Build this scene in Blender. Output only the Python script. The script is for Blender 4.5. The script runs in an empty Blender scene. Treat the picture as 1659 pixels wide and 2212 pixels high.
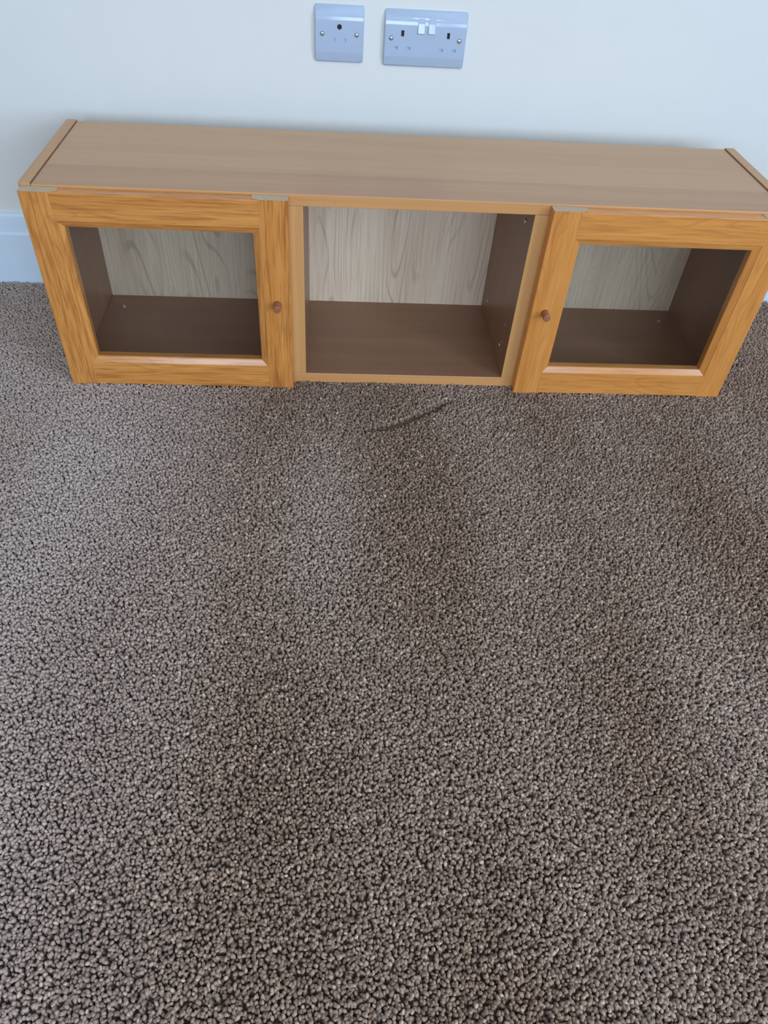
import bpy, bmesh, math, random
import numpy as np
from mathutils import Matrix, Vector

random.seed(7)
S = bpy.context.scene
C = S.collection

# ------------------------------------------------------------------ camera
cam_d = bpy.data.cameras.new('camera')
cam = bpy.data.objects.new('camera', cam_d)
C.objects.link(cam)
S.camera = cam
right = Vector((0.99790038, -0.03769518, 0.05266795))
up = Vector((-0.00970624, 0.71696239, 0.69704427))
fwd = Vector((0.06403615, 0.69609195, -0.71509116))
M4 = Matrix.Identity(4)
for r in range(3):
    M4[r][0], M4[r][1], M4[r][2] = right[r], up[r], -fwd[r]
M4[0][3], M4[1][3], M4[2][3] = 0.47015, -1.13573, 0.79816
cam.matrix_world = M4
cam_d.sensor_fit = 'VERTICAL'
cam_d.sensor_height = 24.0
cam_d.lens = 1562.69 / 2212 * 24.0
cam_d.shift_x = 19.525 / 2212
cam_d.shift_y = 15.966 / 2212
cam_d.clip_start = 0.02

# ------------------------------------------------------------------ world, light, exposure
W = bpy.data.worlds.new('world')
S.world = W
W.use_nodes = True
W.node_tree.nodes['Background'].inputs[0].default_value = (0.55, 0.75, 1.0, 1)
W.node_tree.nodes['Background'].inputs[1].default_value = 0.6
S.view_settings.view_transform = 'Standard'
S.view_settings.look = 'None'
S.view_settings.gamma = 1.0
S.view_settings.use_curve_mapping = False
S.view_settings.exposure = 0.0

ROOM = dict(x0=-3.0, x1=2.8, y0=-4.5, z1=2.45)
# window panes: bay behind the photographer (x0, x1, z0, z1, watts) and an unseen fill window added in the right-hand wall for brightness
PANES = [(-0.85, -0.05, 0.85, 1.95, 31), (0.60, 1.34, 0.50, 1.95, 34), (1.50, 2.44, 0.50, 1.95, 32)]
SIDE_FILL = (-3.05, -1.60, 0.50, 1.95, 64)
DAY = (0.565, 0.735, 1.0)
def rect_light(w, h, loc, rot, pw):
    ld = bpy.data.lights.new('window_and_fill_light', 'AREA')
    ld.shape = 'RECTANGLE'; ld.size, ld.size_y = w, h; ld.energy = pw; ld.color = DAY
    lo = bpy.data.objects.new('window_and_fill_light', ld)
    lo.location = loc; lo.rotation_euler = rot
    C.objects.link(lo)
for x0, x1, z0, z1, pw in PANES:
    rect_light(x1 - x0, z1 - z0, ((x0 + x1) / 2, ROOM['y0'] + 0.01, (z0 + z1) / 2), (math.radians(90), 0, 0), pw)
rect_light(SIDE_FILL[1] - SIDE_FILL[0], SIDE_FILL[3] - SIDE_FILL[2], (ROOM['x1'] - .01, (SIDE_FILL[0] + SIDE_FILL[1]) / 2, (SIDE_FILL[2] + SIDE_FILL[3]) / 2), (math.radians(90), 0, math.radians(90)), SIDE_FILL[4])  # added fill lamp, brightens the wall towards the right

# ------------------------------------------------------------------ helpers
def link(o, parent=None):
    C.objects.link(o)
    if parent is not None:
        o.parent = parent
    return o

def mesh_obj(name, verts, faces, mat, parent=None, smooth=False, mats=None, midx=None):
    me = bpy.data.meshes.new(name)
    me.from_pydata(verts, [], faces)
    bm = bmesh.new(); bm.from_mesh(me)
    bmesh.ops.recalc_face_normals(bm, faces=bm.faces)
    bm.to_mesh(me); bm.free()
    for m in (mats or [mat]):
        me.materials.append(m)
    if midx:
        for p, i in zip(me.polygons, midx):
            p.material_index = i
    if smooth:
        for p in me.polygons:
            p.use_smooth = True
    return link(bpy.data.objects.new(name, me), parent)

def box(name, x0, x1, y0, y1, z0, z1, mat, parent=None, bevel=0.0, seg=2):
    bm = bmesh.new()
    bmesh.ops.create_cube(bm, size=1)
    for v in bm.verts:
        v.co = Vector(((x0 + x1) / 2 + v.co.x * (x1 - x0), (y0 + y1) / 2 + v.co.y * (y1 - y0), (z0 + z1) / 2 + v.co.z * (z1 - z0)))
    if bevel:
        bmesh.ops.bevel(bm, geom=list(bm.edges), offset=bevel, segments=seg, affect='EDGES', profile=0.5)
    me = bpy.data.meshes.new(name); bm.to_mesh(me); bm.free()
    me.materials.append(mat)
    return link(bpy.data.objects.new(name, me), parent)

def prism(name, sections, mat, parent=None, mats=None, cap=0):
    """sections: list of two or more closed rings of equal length; caps at both ends (material index cap)."""
    n = len(sections[0]); verts = [p for s in sections for p in s]; faces = []; midx = []
    for k in range(len(sections) - 1):
        for i in range(n):
            j = (i + 1) % n
            faces.append((k * n + i, k * n + j, (k + 1) * n + j, (k + 1) * n + i)); midx.append(0)
    faces.append(tuple(range(n - 1, -1, -1))); midx.append(cap)
    faces.append(tuple((len(sections) - 1) * n + i for i in range(n))); midx.append(cap)
    return mesh_obj(name, verts, faces, mat, parent, mats=mats, midx=midx)

def cyl(name, c, axis, prof, mat, parent=None, n=24):
    """lathe: prof = [(distance along axis, radius)], closed at both ends."""
    ax = Vector(axis).normalized(); u = ax.orthogonal().normalized(); v = ax.cross(u); c = Vector(c)
    verts, faces = [], []
    for d, r in prof:
        for i in range(n):
            a = 2 * math.pi * i / n
            verts.append(tuple(c + ax * d + (u * math.cos(a) + v * math.sin(a)) * r))
    for k in range(len(prof) - 1):
        for i in range(n):
            j = (i + 1) % n
            faces.append((k * n + i, k * n + j, (k + 1) * n + j, (k + 1) * n + i))
    faces.append(tuple(range(n))); faces.append(tuple((len(prof) - 1) * n + i for i in range(n)))
    o = mesh_obj(name, verts, faces, mat, parent, smooth=True)
    for p in o.data.polygons:
        if len(p.vertices) > 4: p.use_smooth = False
    return o

def empty(name, loc=(0, 0, 0), rz=0, parent=None):
    o = bpy.data.objects.new(name, None)
    o.location = loc; o.rotation_euler = (0, 0, rz); o.empty_display_size = 0.1
    return link(o, parent)

def srgb(r, g, b):
    f = lambda c: c / 12.92 if c <= 0.04045 else ((c + 0.055) / 1.055) ** 2.4
    return (f(r / 255), f(g / 255), f(b / 255), 1)

# ------------------------------------------------------------------ materials
def new_mat(name):
    m = bpy.data.materials.new(name); m.use_nodes = True
    return m, m.node_tree.nodes, m.node_tree.links, m.node_tree.nodes['Principled BSDF']

def set_in(node, **kw):
    for k, v in kw.items():
        node.inputs[k.replace('_', ' ')].default_value = v

def ramp(N, stops):
    r = N.new('ShaderNodeValToRGB')
    e = r.color_ramp.elements
    while len(e) < len(stops): e.new(0.5)
    for el, (p, c) in zip(e, stops):
        el.position = p; el.color = c if len(c) == 4 else (*c, 1)
    return r

def mixc(N, L, blend, fac, a, b):
    m = N.new('ShaderNodeMix'); m.data_type = 'RGBA'; m.blend_type = blend
    if hasattr(fac, 'is_output'): L.new(fac, m.inputs[0])
    else: m.inputs[0].default_value = fac
    for s, i in ((a, 6), (b, 7)):
        if hasattr(s, 'is_output'): L.new(s, m.inputs[i])
        else: m.inputs[i].default_value = s
    return m.outputs[2]

def wood(name, light, mid, dark, grain, fine=260, along=7, broad=26, balong=1.6, rough=0.4, pore=0.5, contour=0.0, bump=0.08, spec=0.5, contour_col=None, band=None):
    m, N, L, B = new_mat(name)
    tc = N.new('ShaderNodeTexCoord'); oi = N.new('ShaderNodeObjectInfo')
    add = N.new('ShaderNodeVectorMath'); add.operation = 'MULTIPLY_ADD'
    cmb = N.new('ShaderNodeCombineXYZ')
    for i in range(3): L.new(oi.outputs['Random'], cmb.inputs[i])
    L.new(cmb.outputs[0], add.inputs[0]); add.inputs[1].default_value = (3.1, 2.3, 4.7); L.new(tc.outputs['Object'], add.inputs[2])
    def mapped(across, al):
        mp = N.new('ShaderNodeMapping')
        s = [across] * 3; s['XYZ'.index(grain)] = al
        mp.inputs['Scale'].default_value = s
        L.new(add.outputs[0], mp.inputs[0]); return mp.outputs[0]
    n1 = N.new('ShaderNodeTexNoise'); set_in(n1, Scale=1.0, Detail=3.0, Roughness=0.6); L.new(mapped(fine, along), n1.inputs['Vector'])
    n2 = N.new('ShaderNodeTexNoise'); set_in(n2, Scale=1.0, Detail=3.0, Roughness=0.55, Distortion=0.6); L.new(mapped(broad, balong), n2.inputs['Vector'])
    r2 = ramp(N, [(0.3, mid), (0.7, light)]); L.new(n2.outputs['Fac'], r2.inputs[0])
    r1 = ramp(N, [(0.36, (1, 1, 1)), (0.56, (0, 0, 0))]); L.new(n1.outputs['Fac'], r1.inputs[0])
    mul = N.new('ShaderNodeMath'); mul.operation = 'MULTIPLY'; L.new(r1.outputs[0], mul.inputs[0]); mul.inputs[1].default_value = pore
    col = mixc(N, L, 'MIX', mul.outputs[0], r2.outputs[0], dark)
    if contour:
        n3 = N.new('ShaderNodeTexNoise'); set_in(n3, Scale=1.0, Detail=1.2, Roughness=0.45, Distortion=0.3); L.new(mapped(broad * 0.42, balong * 1.15), n3.inputs['Vector'])
        mm = N.new('ShaderNodeMath'); mm.operation = 'MULTIPLY'; L.new(n3.outputs['Fac'], mm.inputs[0]); mm.inputs[1].default_value = 140
        sn = N.new('ShaderNodeMath'); sn.operation = 'SINE'; L.new(mm.outputs[0], sn.inputs[0])
        rr = ramp(N, [(0.8, (0, 0, 0)), (1.0, (1, 1, 1))])
        ma = N.new('ShaderNodeMath'); ma.operation = 'MULTIPLY_ADD'; L.new(sn.outputs[0], ma.inputs[0]); ma.inputs[1].default_value = 0.5; ma.inputs[2].default_value = 0.5
        L.new(ma.outputs[0], rr.inputs[0])
        n4 = N.new('ShaderNodeTexNoise'); set_in(n4, Scale=1.0, Detail=2.0); L.new(mapped(broad * 0.6, balong * 2), n4.inputs['Vector'])
        r4 = ramp(N, [(0.42, (0, 0, 0)), (0.62, (1, 1, 1))]); L.new(n4.outputs['Fac'], r4.inputs[0])
        m5 = N.new('ShaderNodeMath'); m5.operation = 'MULTIPLY'; L.new(rr.outputs[0], m5.inputs[0]); L.new(r4.outputs[0], m5.inputs[1])
        m6 = N.new('ShaderNodeMath'); m6.operation = 'MULTIPLY'; L.new(m5.outputs[0], m6.inputs[0]); m6.inputs[1].default_value = contour
        col = mixc(N, L, 'MIX', m6.outputs[0], col, contour_col or dark)
    if band:   # veneer strip of another tone along the front edge: (axis, edge, colour)
        sx = N.new('ShaderNodeSeparateXYZ'); L.new(tc.outputs['Object'], sx.inputs[0])
        nb = N.new('ShaderNodeTexNoise'); set_in(nb, Scale=25.0, Detail=2.0); L.new(tc.outputs['Object'], nb.inputs['Vector'])
        w = N.new('ShaderNodeMath'); w.operation = 'MULTIPLY_ADD'; L.new(nb.outputs['Fac'], w.inputs[0]); w.inputs[1].default_value = 0.004; L.new(sx.outputs[band[0]], w.inputs[2])
        mr = N.new('ShaderNodeMapRange'); L.new(w.outputs[0], mr.inputs[0])
        mr.inputs[1].default_value = band[1] - 0.0015; mr.inputs[2].default_value = band[1] + 0.0015; mr.inputs[3].default_value = 1; mr.inputs[4].default_value = 0
        col = mixc(N, L, 'MULTIPLY', mr.outputs[0], col, band[2])
    L.new(col, B.inputs['Base Color'])
    set_in(B, Roughness=rough); B.inputs['Specular IOR Level'].default_value = spec
    bp = N.new('ShaderNodeBump'); bp.inputs['Strength'].default_value = bump; bp.inputs['Distance'].default_value = 0.001
    L.new(n1.outputs['Fac'], bp.inputs['Height']); L.new(bp.outputs[0], B.inputs['Normal'])
    return m

def plain(name, col, rough=0.5, spec=0.5, metal=0.0, noise=0.0, nscale=60, bump=0.0):
    m, N, L, B = new_mat(name)
    set_in(B, Roughness=rough, Metallic=metal); B.inputs['Specular IOR Level'].default_value = spec
    tc = N.new('ShaderNodeTexCoord'); n = N.new('ShaderNodeTexNoise'); set_in(n, Scale=float(nscale), Detail=4.0)
    L.new(tc.outputs['Object'], n.inputs['Vector'])
    d = tuple(c * (1 - noise) for c in col[:3]) + (1,)
    r = ramp(N, [(0.3, d), (0.7, col)]); L.new(n.outputs['Fac'], r.inputs[0]); L.new(r.outputs[0], B.inputs['Base Color'])
    if bump:
        bp = N.new('ShaderNodeBump'); bp.inputs['Strength'].default_value = bump; bp.inputs['Distance'].default_value = 0.001
        L.new(n.outputs['Fac'], bp.inputs['Height']); L.new(bp.outputs[0], B.inputs['Normal'])
    return m

MAT = {}
def oak(n, g, k=1.0, pore=0.55):
    f = lambda c: tuple(x * k for x in c[:3]) + (1,)
    return wood(n, f(srgb(232, 158, 80)), f(srgb(214, 136, 64)), f(srgb(150, 84, 34)), g, fine=240, along=13, broad=42, balong=2.0, rough=0.22, pore=pore, contour=0.25, bump=0.06, spec=0.65)
MAT['oak_v'] = oak('oak_upright_grain', 'Z', 1.0, 0.6)
MAT['oak_h'] = oak('oak_level_grain', 'X', 1.0, 0.5)
MAT['oak_v2'] = oak('oak_smooth_upright_grain', 'Z', 1.05, 0.22)
MAT['oak_h2'] = oak('oak_smooth_level_grain', 'X', 1.05, 0.3)
MAT['end'] = wood('oak_end_grain', srgb(204, 182, 154), srgb(196, 172, 144), srgb(180, 154, 126), 'Y', fine=500, along=200, broad=60, balong=40, rough=0.6, pore=0.2)
foil = dict(fine=200, along=5, broad=30, balong=1.2, rough=0.36, pore=0.14, bump=0.02)
MAT['top'] = wood('beech_foil_top', srgb(208, 160, 114), srgb(198, 150, 104), srgb(174, 126, 84), 'X', spec=0.65, band=(1, 0.085, (0.90, 0.86, 0.88, 1)), **foil)
MAT['foil_x'] = wood('beech_foil_level', srgb(226, 164, 102), srgb(212, 148, 88), srgb(174, 114, 66), 'X', **foil)
MAT['foil_z'] = wood('beech_foil_upright', srgb(222, 164, 102), srgb(208, 150, 88), srgb(172, 116, 66), 'Z', **foil)
MAT['foil_y'] = wood('beech_foil_side', srgb(212, 160, 108), srgb(202, 148, 96), srgb(170, 118, 74), 'Y', **foil)
MAT['in_x'] = wood('brown_face_level', srgb(158, 116, 86), srgb(148, 106, 78), srgb(122, 84, 60), 'X', **foil)
MAT['in_z'] = wood('brown_face_upright', srgb(154, 112, 84), srgb(144, 103, 76), srgb(120, 82, 60), 'Z', **foil)
MAT['back'] = wood('pale_oak_print', srgb(246, 222, 190), srgb(234, 206, 172), srgb(200, 170, 138), 'Z', fine=240, along=6, broad=26, balong=1.8, rough=0.5, pore=0.4, contour=0.45, bump=0.0, contour_col=srgb(160, 134, 108))
MAT['knob'] = wood('stained_beech_knob', srgb(170, 108, 74), srgb(152, 92, 62), srgb(120, 70, 46), 'Y', fine=500, along=60, rough=0.35, pore=0.2)
MAT['wall'] = plain('cream_wall_paint', srgb(238, 235, 226), 0.75, 0.2, noise=0.02, nscale=9, bump=0.03)
MAT['gloss'] = plain('white_gloss_paint', srgb(230, 245, 255), 0.3, 0.5, noise=0.015, nscale=12)
MAT['ceiling'] = plain('white_ceiling_paint', srgb(240, 238, 232), 0.9, 0.1, noise=0.02)
MAT['plastic'] = plain('white_moulded_plastic', srgb(184, 198, 216), 0.09, 0.65, noise=0.01)
MAT['dark'] = plain('dark_hole_shade', srgb(58, 48, 40), 0.6, 0.3, noise=0.3, nscale=400)
MAT['steel'] = plain('zinc_plated_steel', srgb(196, 204, 208), 0.25, 0.5, metal=1.0, noise=0.1, nscale=300)
MAT['cap'] = plain('grey_plastic_cap', srgb(150, 146, 142), 0.4, 0.5, noise=0.1, nscale=300)
MAT['frame'] = plain('white_window_frame', srgb(238, 240, 242), 0.35, 0.5, noise=0.01)

def glass():
    m, N, L, B = new_mat('cabinet_glass')
    N.remove(B)
    out = N['Material Output']
    t = N.new('ShaderNodeBsdfTransparent'); t.inputs[0].default_value = (0.98, 0.99, 0.985, 1)
    g = N.new('ShaderNodeBsdfGlossy'); g.inputs['Roughness'].default_value = 0.02
    lw = N.new('ShaderNodeLayerWeight'); lw.inputs[0].default_value = 0.5
    pw = N.new('ShaderNodeMath'); pw.operation = 'POWER'; L.new(lw.outputs['Facing'], pw.inputs[0]); pw.inputs[1].default_value = 5
    fr = N.new('ShaderNodeMath'); fr.operation = 'MULTIPLY_ADD'; L.new(pw.outputs[0], fr.inputs[0]); fr.inputs[1].default_value = 0.95; fr.inputs[2].default_value = 0.04
    mx = N.new('ShaderNodeMixShader')
    L.new(fr.outputs[0], mx.inputs[0]); L.new(t.outputs[0], mx.inputs[1]); L.new(g.outputs[0], mx.inputs[2]); L.new(mx.outputs[0], out.inputs[0])
    return m
MAT['glass'] = glass()

def carpet(name, tuft):
    m, N, L, B = new_mat(name)
    tc = N.new('ShaderNodeTexCoord')
    cols = [(0.0, srgb(108, 80, 62)), (0.35, srgb(148, 116, 92)), (0.7, srgb(172, 139, 113)), (1.0, srgb(208, 180, 154))]
    if not tuft: cols = [(p, tuple(x * .5 for x in c[:3]) + (1,)) for p, c in cols]  # backing darkened to stand for shade between tufts and in the parting
    r = ramp(N, cols)
    col_out = r.outputs[0]
    if tuft:
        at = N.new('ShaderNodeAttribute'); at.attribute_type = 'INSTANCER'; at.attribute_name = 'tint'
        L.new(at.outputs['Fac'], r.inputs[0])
        an = N.new('ShaderNodeAttribute'); an.attribute_type = 'INSTANCER'; an.attribute_name = 'nap_sheen'
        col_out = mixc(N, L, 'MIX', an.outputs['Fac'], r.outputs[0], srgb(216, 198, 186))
    else:
        n = N.new('ShaderNodeTexNoise'); set_in(n, Scale=260.0, Detail=2.0); L.new(tc.outputs['Object'], n.inputs['Vector'])
        L.new(n.outputs['Fac'], r.inputs[0])
        bp = N.new('ShaderNodeBump'); bp.inputs['Strength'].default_value = 0.8; bp.inputs['Distance'].default_value = 0.004
        L.new(n.outputs['Fac'], bp.inputs['Height']); L.new(bp.outputs[0], B.inputs['Normal'])
    L.new(col_out, B.inputs['Base Color'])
    set_in(B, Roughness=0.7); B.inputs['Specular IOR Level'].default_value = 0.35
    B.inputs['Sheen Roughness'].default_value = 0.4
    B.inputs['Sheen Weight'].default_value = 0.25
    return m
MAT['carpet'] = carpet('shaded_taupe_backing', False)
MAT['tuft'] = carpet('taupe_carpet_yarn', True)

# ------------------------------------------------------------------ setting
FZ = -0.008
YAW = math.radians(0.66063); WY = 0.36106
def struct(o):
    o['kind'] = 'structure'; return o
floor = struct(box('floor', ROOM['x0'] - .1, ROOM['x1'] + .1, ROOM['y0'] - .1, 0.46, FZ - .05, FZ, MAT['carpet']))
wb = struct(box('wall_back', ROOM['x0'] - .1, ROOM['x1'] + .1, 0, .1, FZ - .05, ROOM['z1'] + .05, MAT['wall']))
wb.location = (0, WY, 0); wb.rotation_euler = (0, 0, YAW)
struct(box('wall_left', ROOM['x0'] - .1, ROOM['x0'], ROOM['y0'] - .1, 0.33, FZ - .05, ROOM['z1'] + .05, MAT['wall']))
struct(box('ceiling', ROOM['x0'] - .1, ROOM['x1'] + .1, ROOM['y0'] - .1, 0.42, ROOM['z1'], ROOM['z1'] + .1, MAT['ceiling']))
# wall behind the photographer, with the bay window opening
wx0, wx1, wz0, wz1 = -0.93, 2.52, 0.42, 2.03
v = []; f = []
def addbox(x0, x1, y0, y1, z0, z1):
    b = len(v)
    v.extend([(x, y, z) for x in (x0, x1) for y in (y0, y1) for z in (z0, z1)])
    f.extend([(b, b + 1, b + 3, b + 2), (b + 4, b + 6, b + 7, b + 5), (b, b + 4, b + 5, b + 1), (b + 2, b + 3, b + 7, b + 6), (b, b + 2, b + 6, b + 4), (b + 1, b + 5, b + 7, b + 3)])
y0, y1 = ROOM['y0'] - .15, ROOM['y0']
addbox(ROOM['x0'], wx0, y0, y1, FZ, ROOM['z1']); addbox(wx1, ROOM['x1'], y0, y1, FZ, ROOM['z1'])
addbox(wx0, wx1, y0, y1, FZ, wz0); addbox(wx0, wx1, y0, y1, wz1, ROOM['z1'])
struct(mesh_obj('wall_front', v, f, MAT['wall']))
v = []; f = []
xa, xb = ROOM['x1'], ROOM['x1'] + .15
addbox(xa, xb, ROOM['y0'], SIDE_FILL[0] - .08, FZ, ROOM['z1']); addbox(xa, xb, SIDE_FILL[1] + .08, .39, FZ, ROOM['z1'])
addbox(xa, xb, SIDE_FILL[0] - .08, SIDE_FILL[1] + .08, FZ, .42); addbox(xa, xb, SIDE_FILL[0] - .08, SIDE_FILL[1] + .08, 2.03, ROOM['z1'])
struct(mesh_obj('wall_right', v, f, MAT['wall']))
v = []; f = []
for a, b, c, d in ((SIDE_FILL[0] - .08, SIDE_FILL[1] + .08, .42, .49), (SIDE_FILL[0] - .08, SIDE_FILL[1] + .08, 1.96, 2.03), (SIDE_FILL[0] - .08, SIDE_FILL[0] - .01, .49, 1.96), (SIDE_FILL[1] + .01, SIDE_FILL[1] + .08, .49, 1.96)):
    addbox(xa + .05, xb - .03, a, b, c, d)
struct(mesh_obj('fill_window', v, f, MAT['frame']))  # frame around the added fill lamp
v = []; f = []
addbox(wx0, wx1, y0 + .03, y0 + .1, wz0, wz0 + .07); addbox(wx0, wx1, y0 + .03, y0 + .1, wz1 - .07, wz1)
for a, b in ((wx0, PANES[0][0]), (PANES[0][1], PANES[1][0]), (PANES[1][1], PANES[2][0]), (PANES[2][1], wx1)):
    addbox(a, b, y0 + .03, y0 + .1, wz0 + .07, wz1 - .07)
win = struct(mesh_obj('window_1', v, f, MAT['frame']))

# skirting board along the cabinet wall
prof = [(0, FZ), (-.0150, FZ), (-.0150, .1040), (-.0143, .1058), (-.0112, .1085), (-.0104, .128), (-.0092, .140), (-.0070, .1445), (-.0030, .1455), (0, .1455)]
sk = prism('baseboard_back', [[(x, y, z) for y, z in prof] for x in (ROOM['x0'], ROOM['x1'])], MAT['gloss'])
sk.location = (0, WY, 0); sk.rotation_euler = (0, 0, YAW); struct(sk)

# carpet pile (stuff): one yarn tuft set on a jittered lattice
rng = np.random.default_rng(3)
px0, px1, py0, py1, pitch = -1.0, 2.2, -1.50, 0.352, 0.0032
gx, gy = np.meshgrid(np.arange(px0, px1, pitch), np.arange(py0, py1, pitch))
gx = gx + (np.arange(gx.shape[0]) % 2)[:, None] * pitch / 2
P = np.stack([gx.ravel(), gy.ravel()], 1)
P += rng.uniform(-.0009, .0009, P.shape)
P = P[P[:, 1] < WY - .017 + P[:, 0] * math.tan(YAW)]
P = P[~((P[:, 0] > .008) & (P[:, 0] < 1.216) & (P[:, 1] > .006) & (P[:, 1] < .280))]
P = P[~((P[:, 0] > .006) & (P[:, 0] < .401) & (P[:, 1] > -.017) & (P[:, 1] < .01))]
P = P[~((P[:, 0] > .819) & (P[:, 0] < 1.213) & (P[:, 1] > -.017) & (P[:, 1] < .01))]
def seg_dist(P, line):
    d = np.full(len(P), 9.0); t_all = np.zeros(len(P)); n = len(line) - 1
    for i in range(n):
        a, b = np.array(line[i]), np.array(line[i + 1]); ab = b - a
        t = np.clip(((P - a) @ ab) / (ab @ ab), 0, 1)
        dd = np.hypot(*(P - a - t[:, None] * ab).T)
        m = dd < d; d[m] = dd[m]; t_all[m] = (i + t[m]) / n
    return d, t_all
# parting in the pile in front of the open bay
crease = [(.528, -.1437), (.5665, -.1345), (.6091, -.1109), (.6488, -.0854), (.6888, -.0535), (.712, -.040)]
d, t = seg_dist(P, crease)
width = .0066 * np.clip(np.minimum(t * 4, (1 - t) * 3), 0.15, 1)
width2, keep = width, d > width
P = P[keep]; d = d[keep]; width = width[keep]
h = np.zeros(len(P))
h -= .003 * np.exp(-((d - width) / .003) ** 2)
for cx_, cy_, rr in ((.3946, -.1001, .012), (.452, -.111, .013), (.531, -.451, .011), (.401, -.623, .011)):
    q = np.hypot(P[:, 0] - cx_, (P[:, 1] - cy_))
    h -= .0035 * np.exp(-((q - rr) / .0028) ** 2)
# smooth fields for the lie of the pile
def field(P, n, fx, fy, seed):
    g = np.random.default_rng(seed); o = np.zeros(len(P))
    for _ in range(n):
        kx, ky = g.normal(0, fx), g.normal(0, fy); o += np.sin(P[:, 0] * kx + P[:, 1] * ky + g.uniform(0, 6.28))
    return o / math.sqrt(n / 2)
lay = field(P, 14, 16, 6, 5)
n = len(P)
g_ = lambda cx_, cy_, sx_, sy_: np.exp(-((P[:, 0] - cx_) / sx_) ** 2 - ((P[:, 1] - cy_) / sy_) ** 2)
nap_sheen = 0.13 + 0.045 * lay + 0.46 / (1 + np.exp((P[:, 0] - 0.22) / .06)) + .16 * g_(.455, -.30, .06, .28) - .10 * g_(.345, -.55, .07, .25) - .06 * g_(.62, -.60, .08, .25)  # random pile lie, plus left sheen and light and dark bands painted in
nap_sheen = np.clip(nap_sheen, .055, 1)
tint = np.clip(0.45 + 0.25 * rng.normal(size=n) + 0.02 * lay + .10 * (nap_sheen - .25), 0, 1)
tilt = np.abs(rng.normal(.34, .18, n)); az = rng.uniform(0, 6.283, n)
tx, ty = tilt * np.cos(az) + .10 * lay, tilt * np.sin(az) + .06 * lay
rot = np.stack([ty, tx, rng.uniform(0, 6.28, n)], 1)
z = FZ + .0005 + h + .0006 * field(P, 20, 60, 60, 9) + rng.normal(0, .0004, n)
sc = rng.uniform(.80, 1.2, n)
me = bpy.data.meshes.new('carpet_pile')
me.vertices.add(n)
me.vertices.foreach_set('co', np.column_stack([P, z]).astype(np.float32).ravel())
for nm, ty_, dat in (('rot', 'FLOAT_VECTOR', rot), ('tint', 'FLOAT', tint), ('nap_sheen', 'FLOAT', nap_sheen), ('sc', 'FLOAT', sc)):
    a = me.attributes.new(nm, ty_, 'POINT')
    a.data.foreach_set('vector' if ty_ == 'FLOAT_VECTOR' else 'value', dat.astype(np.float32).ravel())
pile = link(bpy.data.objects.new('carpet_pile', me), floor)
pile['kind'] = 'stuff'
# tuft mesh: short rounded yarn end
tv, tf = [], []
rings = [(0, .0014), (.0035, .0017), (.0060, .0020), (.0076, .0018), (.0085, .0010)]
for k, (zz, rr) in enumerate(rings):
    for i in range(6):
        a = math.pi * 2 * i / 6 + k * .5
        tv.append((rr * math.cos(a) * 1.15 + .0007 * k * k * .12, rr * math.sin(a) * .85, zz))
for k in range(len(rings) - 1):
    for i in range(6):
        j = (i + 1) % 6; tf.append((k * 6 + i, k * 6 + j, k * 6 + 6 + j, k * 6 + 6 + i))
tf.append(tuple(range(24, 30)))
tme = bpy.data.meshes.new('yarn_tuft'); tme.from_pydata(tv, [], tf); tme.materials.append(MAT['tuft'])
for p in tme.polygons: p.use_smooth = True
ng = bpy.data.node_groups.new('pile_scatter', 'GeometryNodeTree')
ng.interface.new_socket('Geometry', in_out='INPUT', socket_type='NodeSocketGeometry')
ng.interface.new_socket('Geometry', in_out='OUTPUT', socket_type='NodeSocketGeometry')
gi, go = ng.nodes.new('NodeGroupInput'), ng.nodes.new('NodeGroupOutput')
iop = ng.nodes.new('GeometryNodeInstanceOnPoints')
def attr(nm, t):
    a = ng.nodes.new('GeometryNodeInputNamedAttribute'); a.data_type = t; a.inputs['Name'].default_value = nm; return a.outputs['Attribute']
tobj = bpy.data.objects.new('yarn_tuft', tme)          # not linked to the scene: only the source shape of the pile
oin = ng.nodes.new('GeometryNodeObjectInfo'); oin.inputs['Object'].default_value = tobj; oin.inputs['As Instance'].default_value = True
ng.links.new(gi.outputs[0], iop.inputs['Points']); ng.links.new(oin.outputs['Geometry'], iop.inputs['Instance'])
e2r = ng.nodes.new('FunctionNodeEulerToRotation'); ng.links.new(attr('rot', 'FLOAT_VECTOR'), e2r.inputs[0])
ng.links.new(e2r.outputs[0], iop.inputs['Rotation']); ng.links.new(attr('sc', 'FLOAT'), iop.inputs['Scale'])
ng.links.new(iop.outputs[0], go.inputs[0])
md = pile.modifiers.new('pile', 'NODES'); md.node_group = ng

# ------------------------------------------------------------------ cabinet
CW, D, H, TS = 1.22395, 0.28576, 0.34779, 0.01803
OL, OR, TT, TB, BD, ZT = 0.42603, 0.79288, 0.01832, 0.01969, 0.26666, 0.0022
cab = empty('media_cabinet')
cab['label'] = 'long low oak media cabinet with two glass doors and an open middle bay'
cab['category'] = 'cabinet'
sp1 = box('side_panel', 0, TS, 0, D, 0, H, MAT['foil_y'], cab, .0012)
sp2 = box('side_panel', CW - TS, CW, 0, D, 0, H, MAT['foil_y'], cab, .0012)
tp = box('top_panel', TS + .0005, CW - TS - .0005, 0, D - .001, H - ZT - TT, H - ZT, MAT['top'], cab, .0010)
bot = box('bottom_panel', TS, CW - TS, 0, D - .001, 0.0, TB, MAT['foil_x'], cab, .0010)
def edged(o, face_mat):
    # face of the board in a darker brown, lipping on the front edge in beech foil
    o.data.materials.append(face_mat)
    for p in o.data.polygons:
        p.material_index = 0 if p.normal.y < -0.5 else 1
tp.data.materials.append(MAT['foil_x'])
for p in tp.data.polygons:
    p.material_index = 1 if p.normal.y < -.5 else 0
DV = .030
dv1 = box('divider', OL - DV, OL, 0, BD, TB, H - ZT - TT, MAT['foil_z'], cab, .0008)
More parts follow.
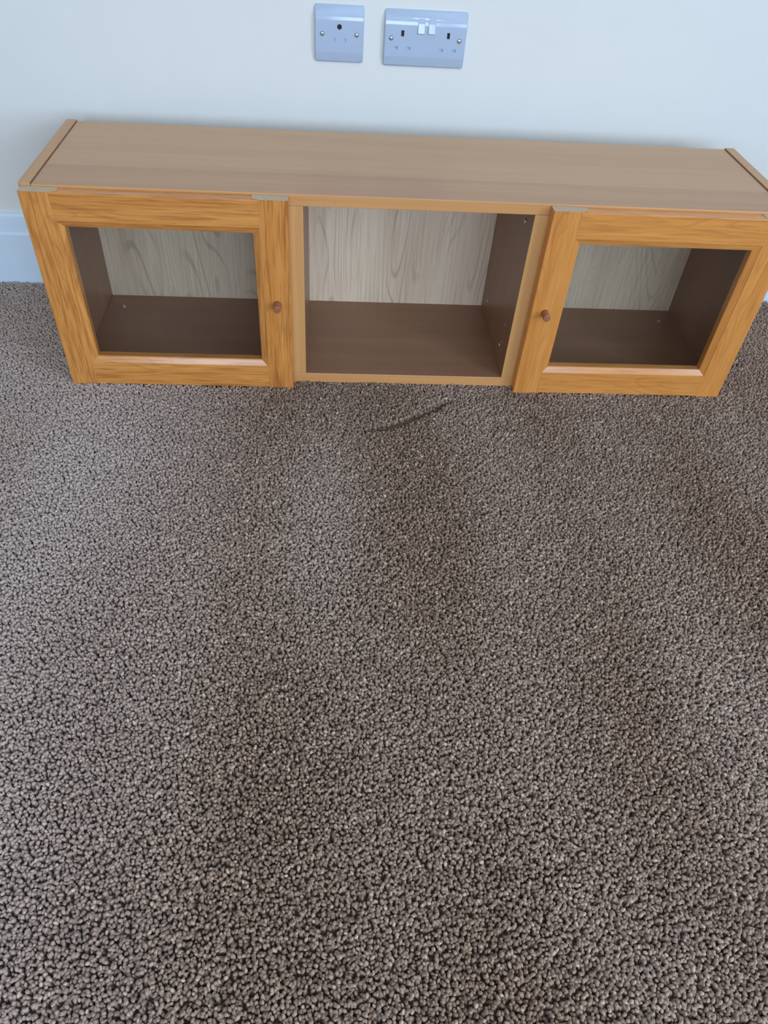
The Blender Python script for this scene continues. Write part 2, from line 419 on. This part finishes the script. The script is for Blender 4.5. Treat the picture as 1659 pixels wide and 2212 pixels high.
dv2 = box('divider', OR, OR + DV, 0, BD, TB, H - ZT - TT, MAT['foil_z'], cab, .0008)
for sp in (sp1, sp2):
    sp.data.materials.append(MAT['in_z'])
    for p in sp.data.polygons:
        p.material_index = 1 if abs(p.normal.x) > .9 and (p.center.x - CW / 2) * p.normal.x < 0 else 0
edged(bot, MAT['in_x']); edged(dv1, MAT['in_z']); edged(dv2, MAT['in_z'])
box('back_panel', TS, CW - TS, BD, BD + .004, TB, H - ZT - TT, MAT['back'], cab)

DT, SW, CH, RT, RB, GD = 0.0203, 0.04518, 0.01052, 0.04367, 0.04584, 0.0060
Z0, Z1 = 0.0, 0.34295
MOULD = [(-.0004, 0.0), (.0002, .0010), (.0012, .0014), (CH * .5, .0033), (CH * .85, .0051), (CH, GD)]
def door(x0, x1, vm, hm, kx, kz):
    d = empty('door', ((x0 + x1) / 2, 0, 0), 0, cab)
    ox = (x0 + x1) / 2
    y = lambda dep: -DT + dep
    b = .0014
    for s in (1, -1):
        xo = x0 if s == 1 else x1
        ring = [(0, DT - .0006), (0, b), (b * .35, b * .35), (b, 0)] + [(SW + k, dd) for k, dd in MOULD] + [(SW + CH, DT - .0006)]
        prism('stile', [[(xo + s * u - ox, y(dd), z) for u, dd in ring] for z in (Z0, Z1)], vm, d, mats=[vm, MAT['end']], cap=1)
    for top in (True, False):
        zo, s, R = (Z1 - .0008, -1, RT - .0008) if top else (Z0 + .0006, 1, RB - .0006)
        pts = [(0, DT - .0006, 0), (0, b, 0), (b * .35, b * .35, 0), (b, 0, 0)] + [(R + k, dd, k) for k, dd in MOULD] + [(R + CH, DT - .0006, CH)]
        secs = []
        for e in (0, 1):
            # moulded edge is mitred, the flat of the rail is cut square against the stile
            secs.append([((x0 + SW + k if e == 0 else x1 - SW - k) - ox, y(dd), zo + s * u) for u, dd, k in pts])
        prism('rail', secs, hm, d)
    box('glass_pane', x0 + SW + CH - ox, x1 - SW - CH - ox, y(GD + .002), y(GD + .0055), Z0 + RB + CH, Z1 - RT - CH, MAT['glass'], d)
    cyl('knob', (kx - ox, -DT, kz), (0, -1, 0), [(-.001, .0064), (.004, .0062), (.010, .0060), (.0165, .0065), (.0185, .0062), (.0193, .0050)], MAT['knob'], d)
    return d
door(.00343, .40346, MAT['oak_v'], MAT['oak_h'], .3808, .1698)
door(.81593, 1.21596, MAT['oak_v2'], MAT['oak_h2'], .8397, .1681)
# shelf-support sockets and connector caps inside the carcass
def cap_(c, axis, r, m):
    cyl('fixing_cap', c, axis, [(-.001, r), (.0008, r), (.0016, r * .75)], m, cab, 16)
cap_((.0502, .2205, TB), (0, 0, 1), .0045, MAT['steel'])
cap_((1.1702, .2211, TB), (0, 0, 1), .0045, MAT['steel'])
for yy, zz, r, m in ((.0598, .0526, .0050, 'steel'), (.0507, .2954, .0050, 'steel'), (.2172, .0575, .0030, 'steel'), (.0428, .1057, .0018, 'cap'), (.0416, .0711, .0018, 'cap')):
    cap_((OR, yy, zz), (-1, 0, 0), r, MAT[m])

# ------------------------------------------------------------------ wall sockets
def cutters(lst):
    bm = bmesh.new()
    for kind, x, z, a, bb, dep in lst:
        if kind == 'box':
            g = bmesh.ops.create_cube(bm, size=1)['verts']
            for q in g: q.co = Vector((x + q.co.x * a, -.009 + q.co.y * dep * 2, z + q.co.z * bb))
        else:
            g = bmesh.ops.create_cone(bm, cap_ends=True, segments=20, radius1=a, radius2=a, depth=dep * 2)['verts']
            for q in g: q.co = Vector((x + q.co.x, -.009 - q.co.z, z + q.co.y))
    me = bpy.data.meshes.new('cut'); bm.to_mesh(me); bm.free()
    return bpy.data.objects.new('cut', me)

def face_plate(w, holes, parent):
    hh = .086; rr = .0045
    prof = [(0, .0030), (.0008, .0040), (.0030, .0050), (.0150, .0084), (.0172, .0089), (.0195, .0090), (.0635, .0090), (.0650, .00890), (.0665, .00864), (.0685, .00825), (.0705, .00776), (.0725, .00712), (.0840, .0030), (.0853, .0024), (.086, .0018)]
    zs = sorted(set([q[0] for q in prof] + [rr * (1 - math.cos(a * math.pi / 12)) for a in range(7)] + [hh - rr * (1 - math.cos(a * math.pi / 12)) for a in range(7)]))
    pz, pyy = [q[0] for q in prof], [q[1] for q in prof]
    rows = []
    for z in zs:
        yo = np.interp(z, pz, pyy)
        e = min(z, hh - z); ins = rr - math.sqrt(max(rr * rr - (rr - e) ** 2, 0)) if e < rr else 0
        xs0, xs1 = ins, w - ins
        rows.append([(xs0, 0, z), (xs0, -yo * .62, z), (xs0 + .0006, -yo * .86, z), (xs0 + .0018, -yo, z), (xs1 - .0018, -yo, z), (xs1 - .0006, -yo * .86, z), (xs1, -yo * .62, z), (xs1, 0, z)])
    n = 8; verts = [p for r_ in rows for p in r_]; faces = []
    for k in range(len(rows) - 1):
        for i in range(n):
            j = (i + 1) % n
            faces.append((k * n + i, k * n + j, (k + 1) * n + j, (k + 1) * n + i))
    faces.append(tuple(range(n))); faces.append(tuple((len(rows) - 1) * n + i for i in range(n)))
    o = mesh_obj('face_plate', verts, faces, MAT['plastic'], parent)
    cut = cutters(holes); C.objects.link(cut)
    cut.parent = parent
    m = o.modifiers.new('holes', 'BOOLEAN'); m.operation = 'DIFFERENCE'; m.object = cut; m.solver = 'EXACT'
    bpy.context.view_layer.update()
    dg = bpy.context.evaluated_depsgraph_get()
    nm = bpy.data.meshes.new_from_object(o.evaluated_get(dg))
    o.modifiers.clear(); o.data = nm
    bpy.data.objects.remove(cut)
    nm.name = 'face_plate'
    for p in nm.polygons: p.use_smooth = True
    nm.set_sharp_from_angle(angle=math.radians(28))
    return o

def screw(x, z, parent):
    s = cyl('screw', (x, -.0084, z), (0, -1, 0), [(-.002, .0033), (.0006, .0033), (.0011, .0026), (.0013, .0012)], MAT['steel'], parent, 16)
    return s

def socket(name, along, z, w, label, round_pins, outlets, screws, rockers):
    r_ = empty(name, (along * math.cos(YAW), WY + along * math.sin(YAW), z), YAW)
    r_['label'] = label; r_['category'] = 'wall socket'
    holes, hole_shades, shutters = [], [], []
    for ex, ez, lx in outlets:
        if round_pins:
            holes.append(('cyl', ex, ez, .0042, 0, .005)); hole_shades.append((ex, ez, .0042, .0042))
            for s in (-1, 1): holes.append(('cyl', ex + s * lx, ez - .020, .0034, 0, .0016))
        else:
            holes.append(('box', ex, ez, .0052, .0092, .005)); hole_shades.append((ex, ez, .0026, .0046))
            for s in (-1, 1): holes.append(('box', ex + s * lx, ez - .0222, .0075, .0048, .0030))
    for sx, sz in screws: holes.append(('cyl', sx, sz, .0042, 0, .0016))
    for rx in rockers: holes.append(('box', rx, .0632, .0122, .0232, .002))
    face_plate(w, holes, r_)
    for cx_, cz_, a, b in hole_shades:
        box('pin_hole_shade', cx_ - a * .98, cx_ + a * .98, -.0058, -.0042, cz_ - b * .98, cz_ + b * .98, MAT['dark'], r_)  # dark piece stands in for the shade deep in the earth hole
    for sx, sz in screws: screw(sx, sz, r_)
    for rx in rockers:
        zb, zt = .0520, .0744
        ring = [(-.0072, zb), (-.0108, zb), (-.0120, zb + .0012), (-.0106, zb + .0105), (-.0098, zb + .0150), (-.0078, zt - .0008), (-.0072, zt)]
        prism('rocker_switch', [[(x, y, z_) for y, z_ in ring] for x in (rx - .0057, rx + .0057)], MAT['plastic'], r_)
    return r_
socket('single_wall_socket', .43772, .43714, .086, 'square white single wall socket with one round pin hole', True, [(.043, .0548, .0093)], [(.0130, .0437), (.0732, .0437)], [])
socket('double_wall_socket', .55957, .43539, .146, 'wide white double wall socket with two rocker switches', False, [(.0323, .0517, .0114), (.1136, .0510, .0114)], [(.0122, .0437), (.1336, .0437)], [.0646, .0832])
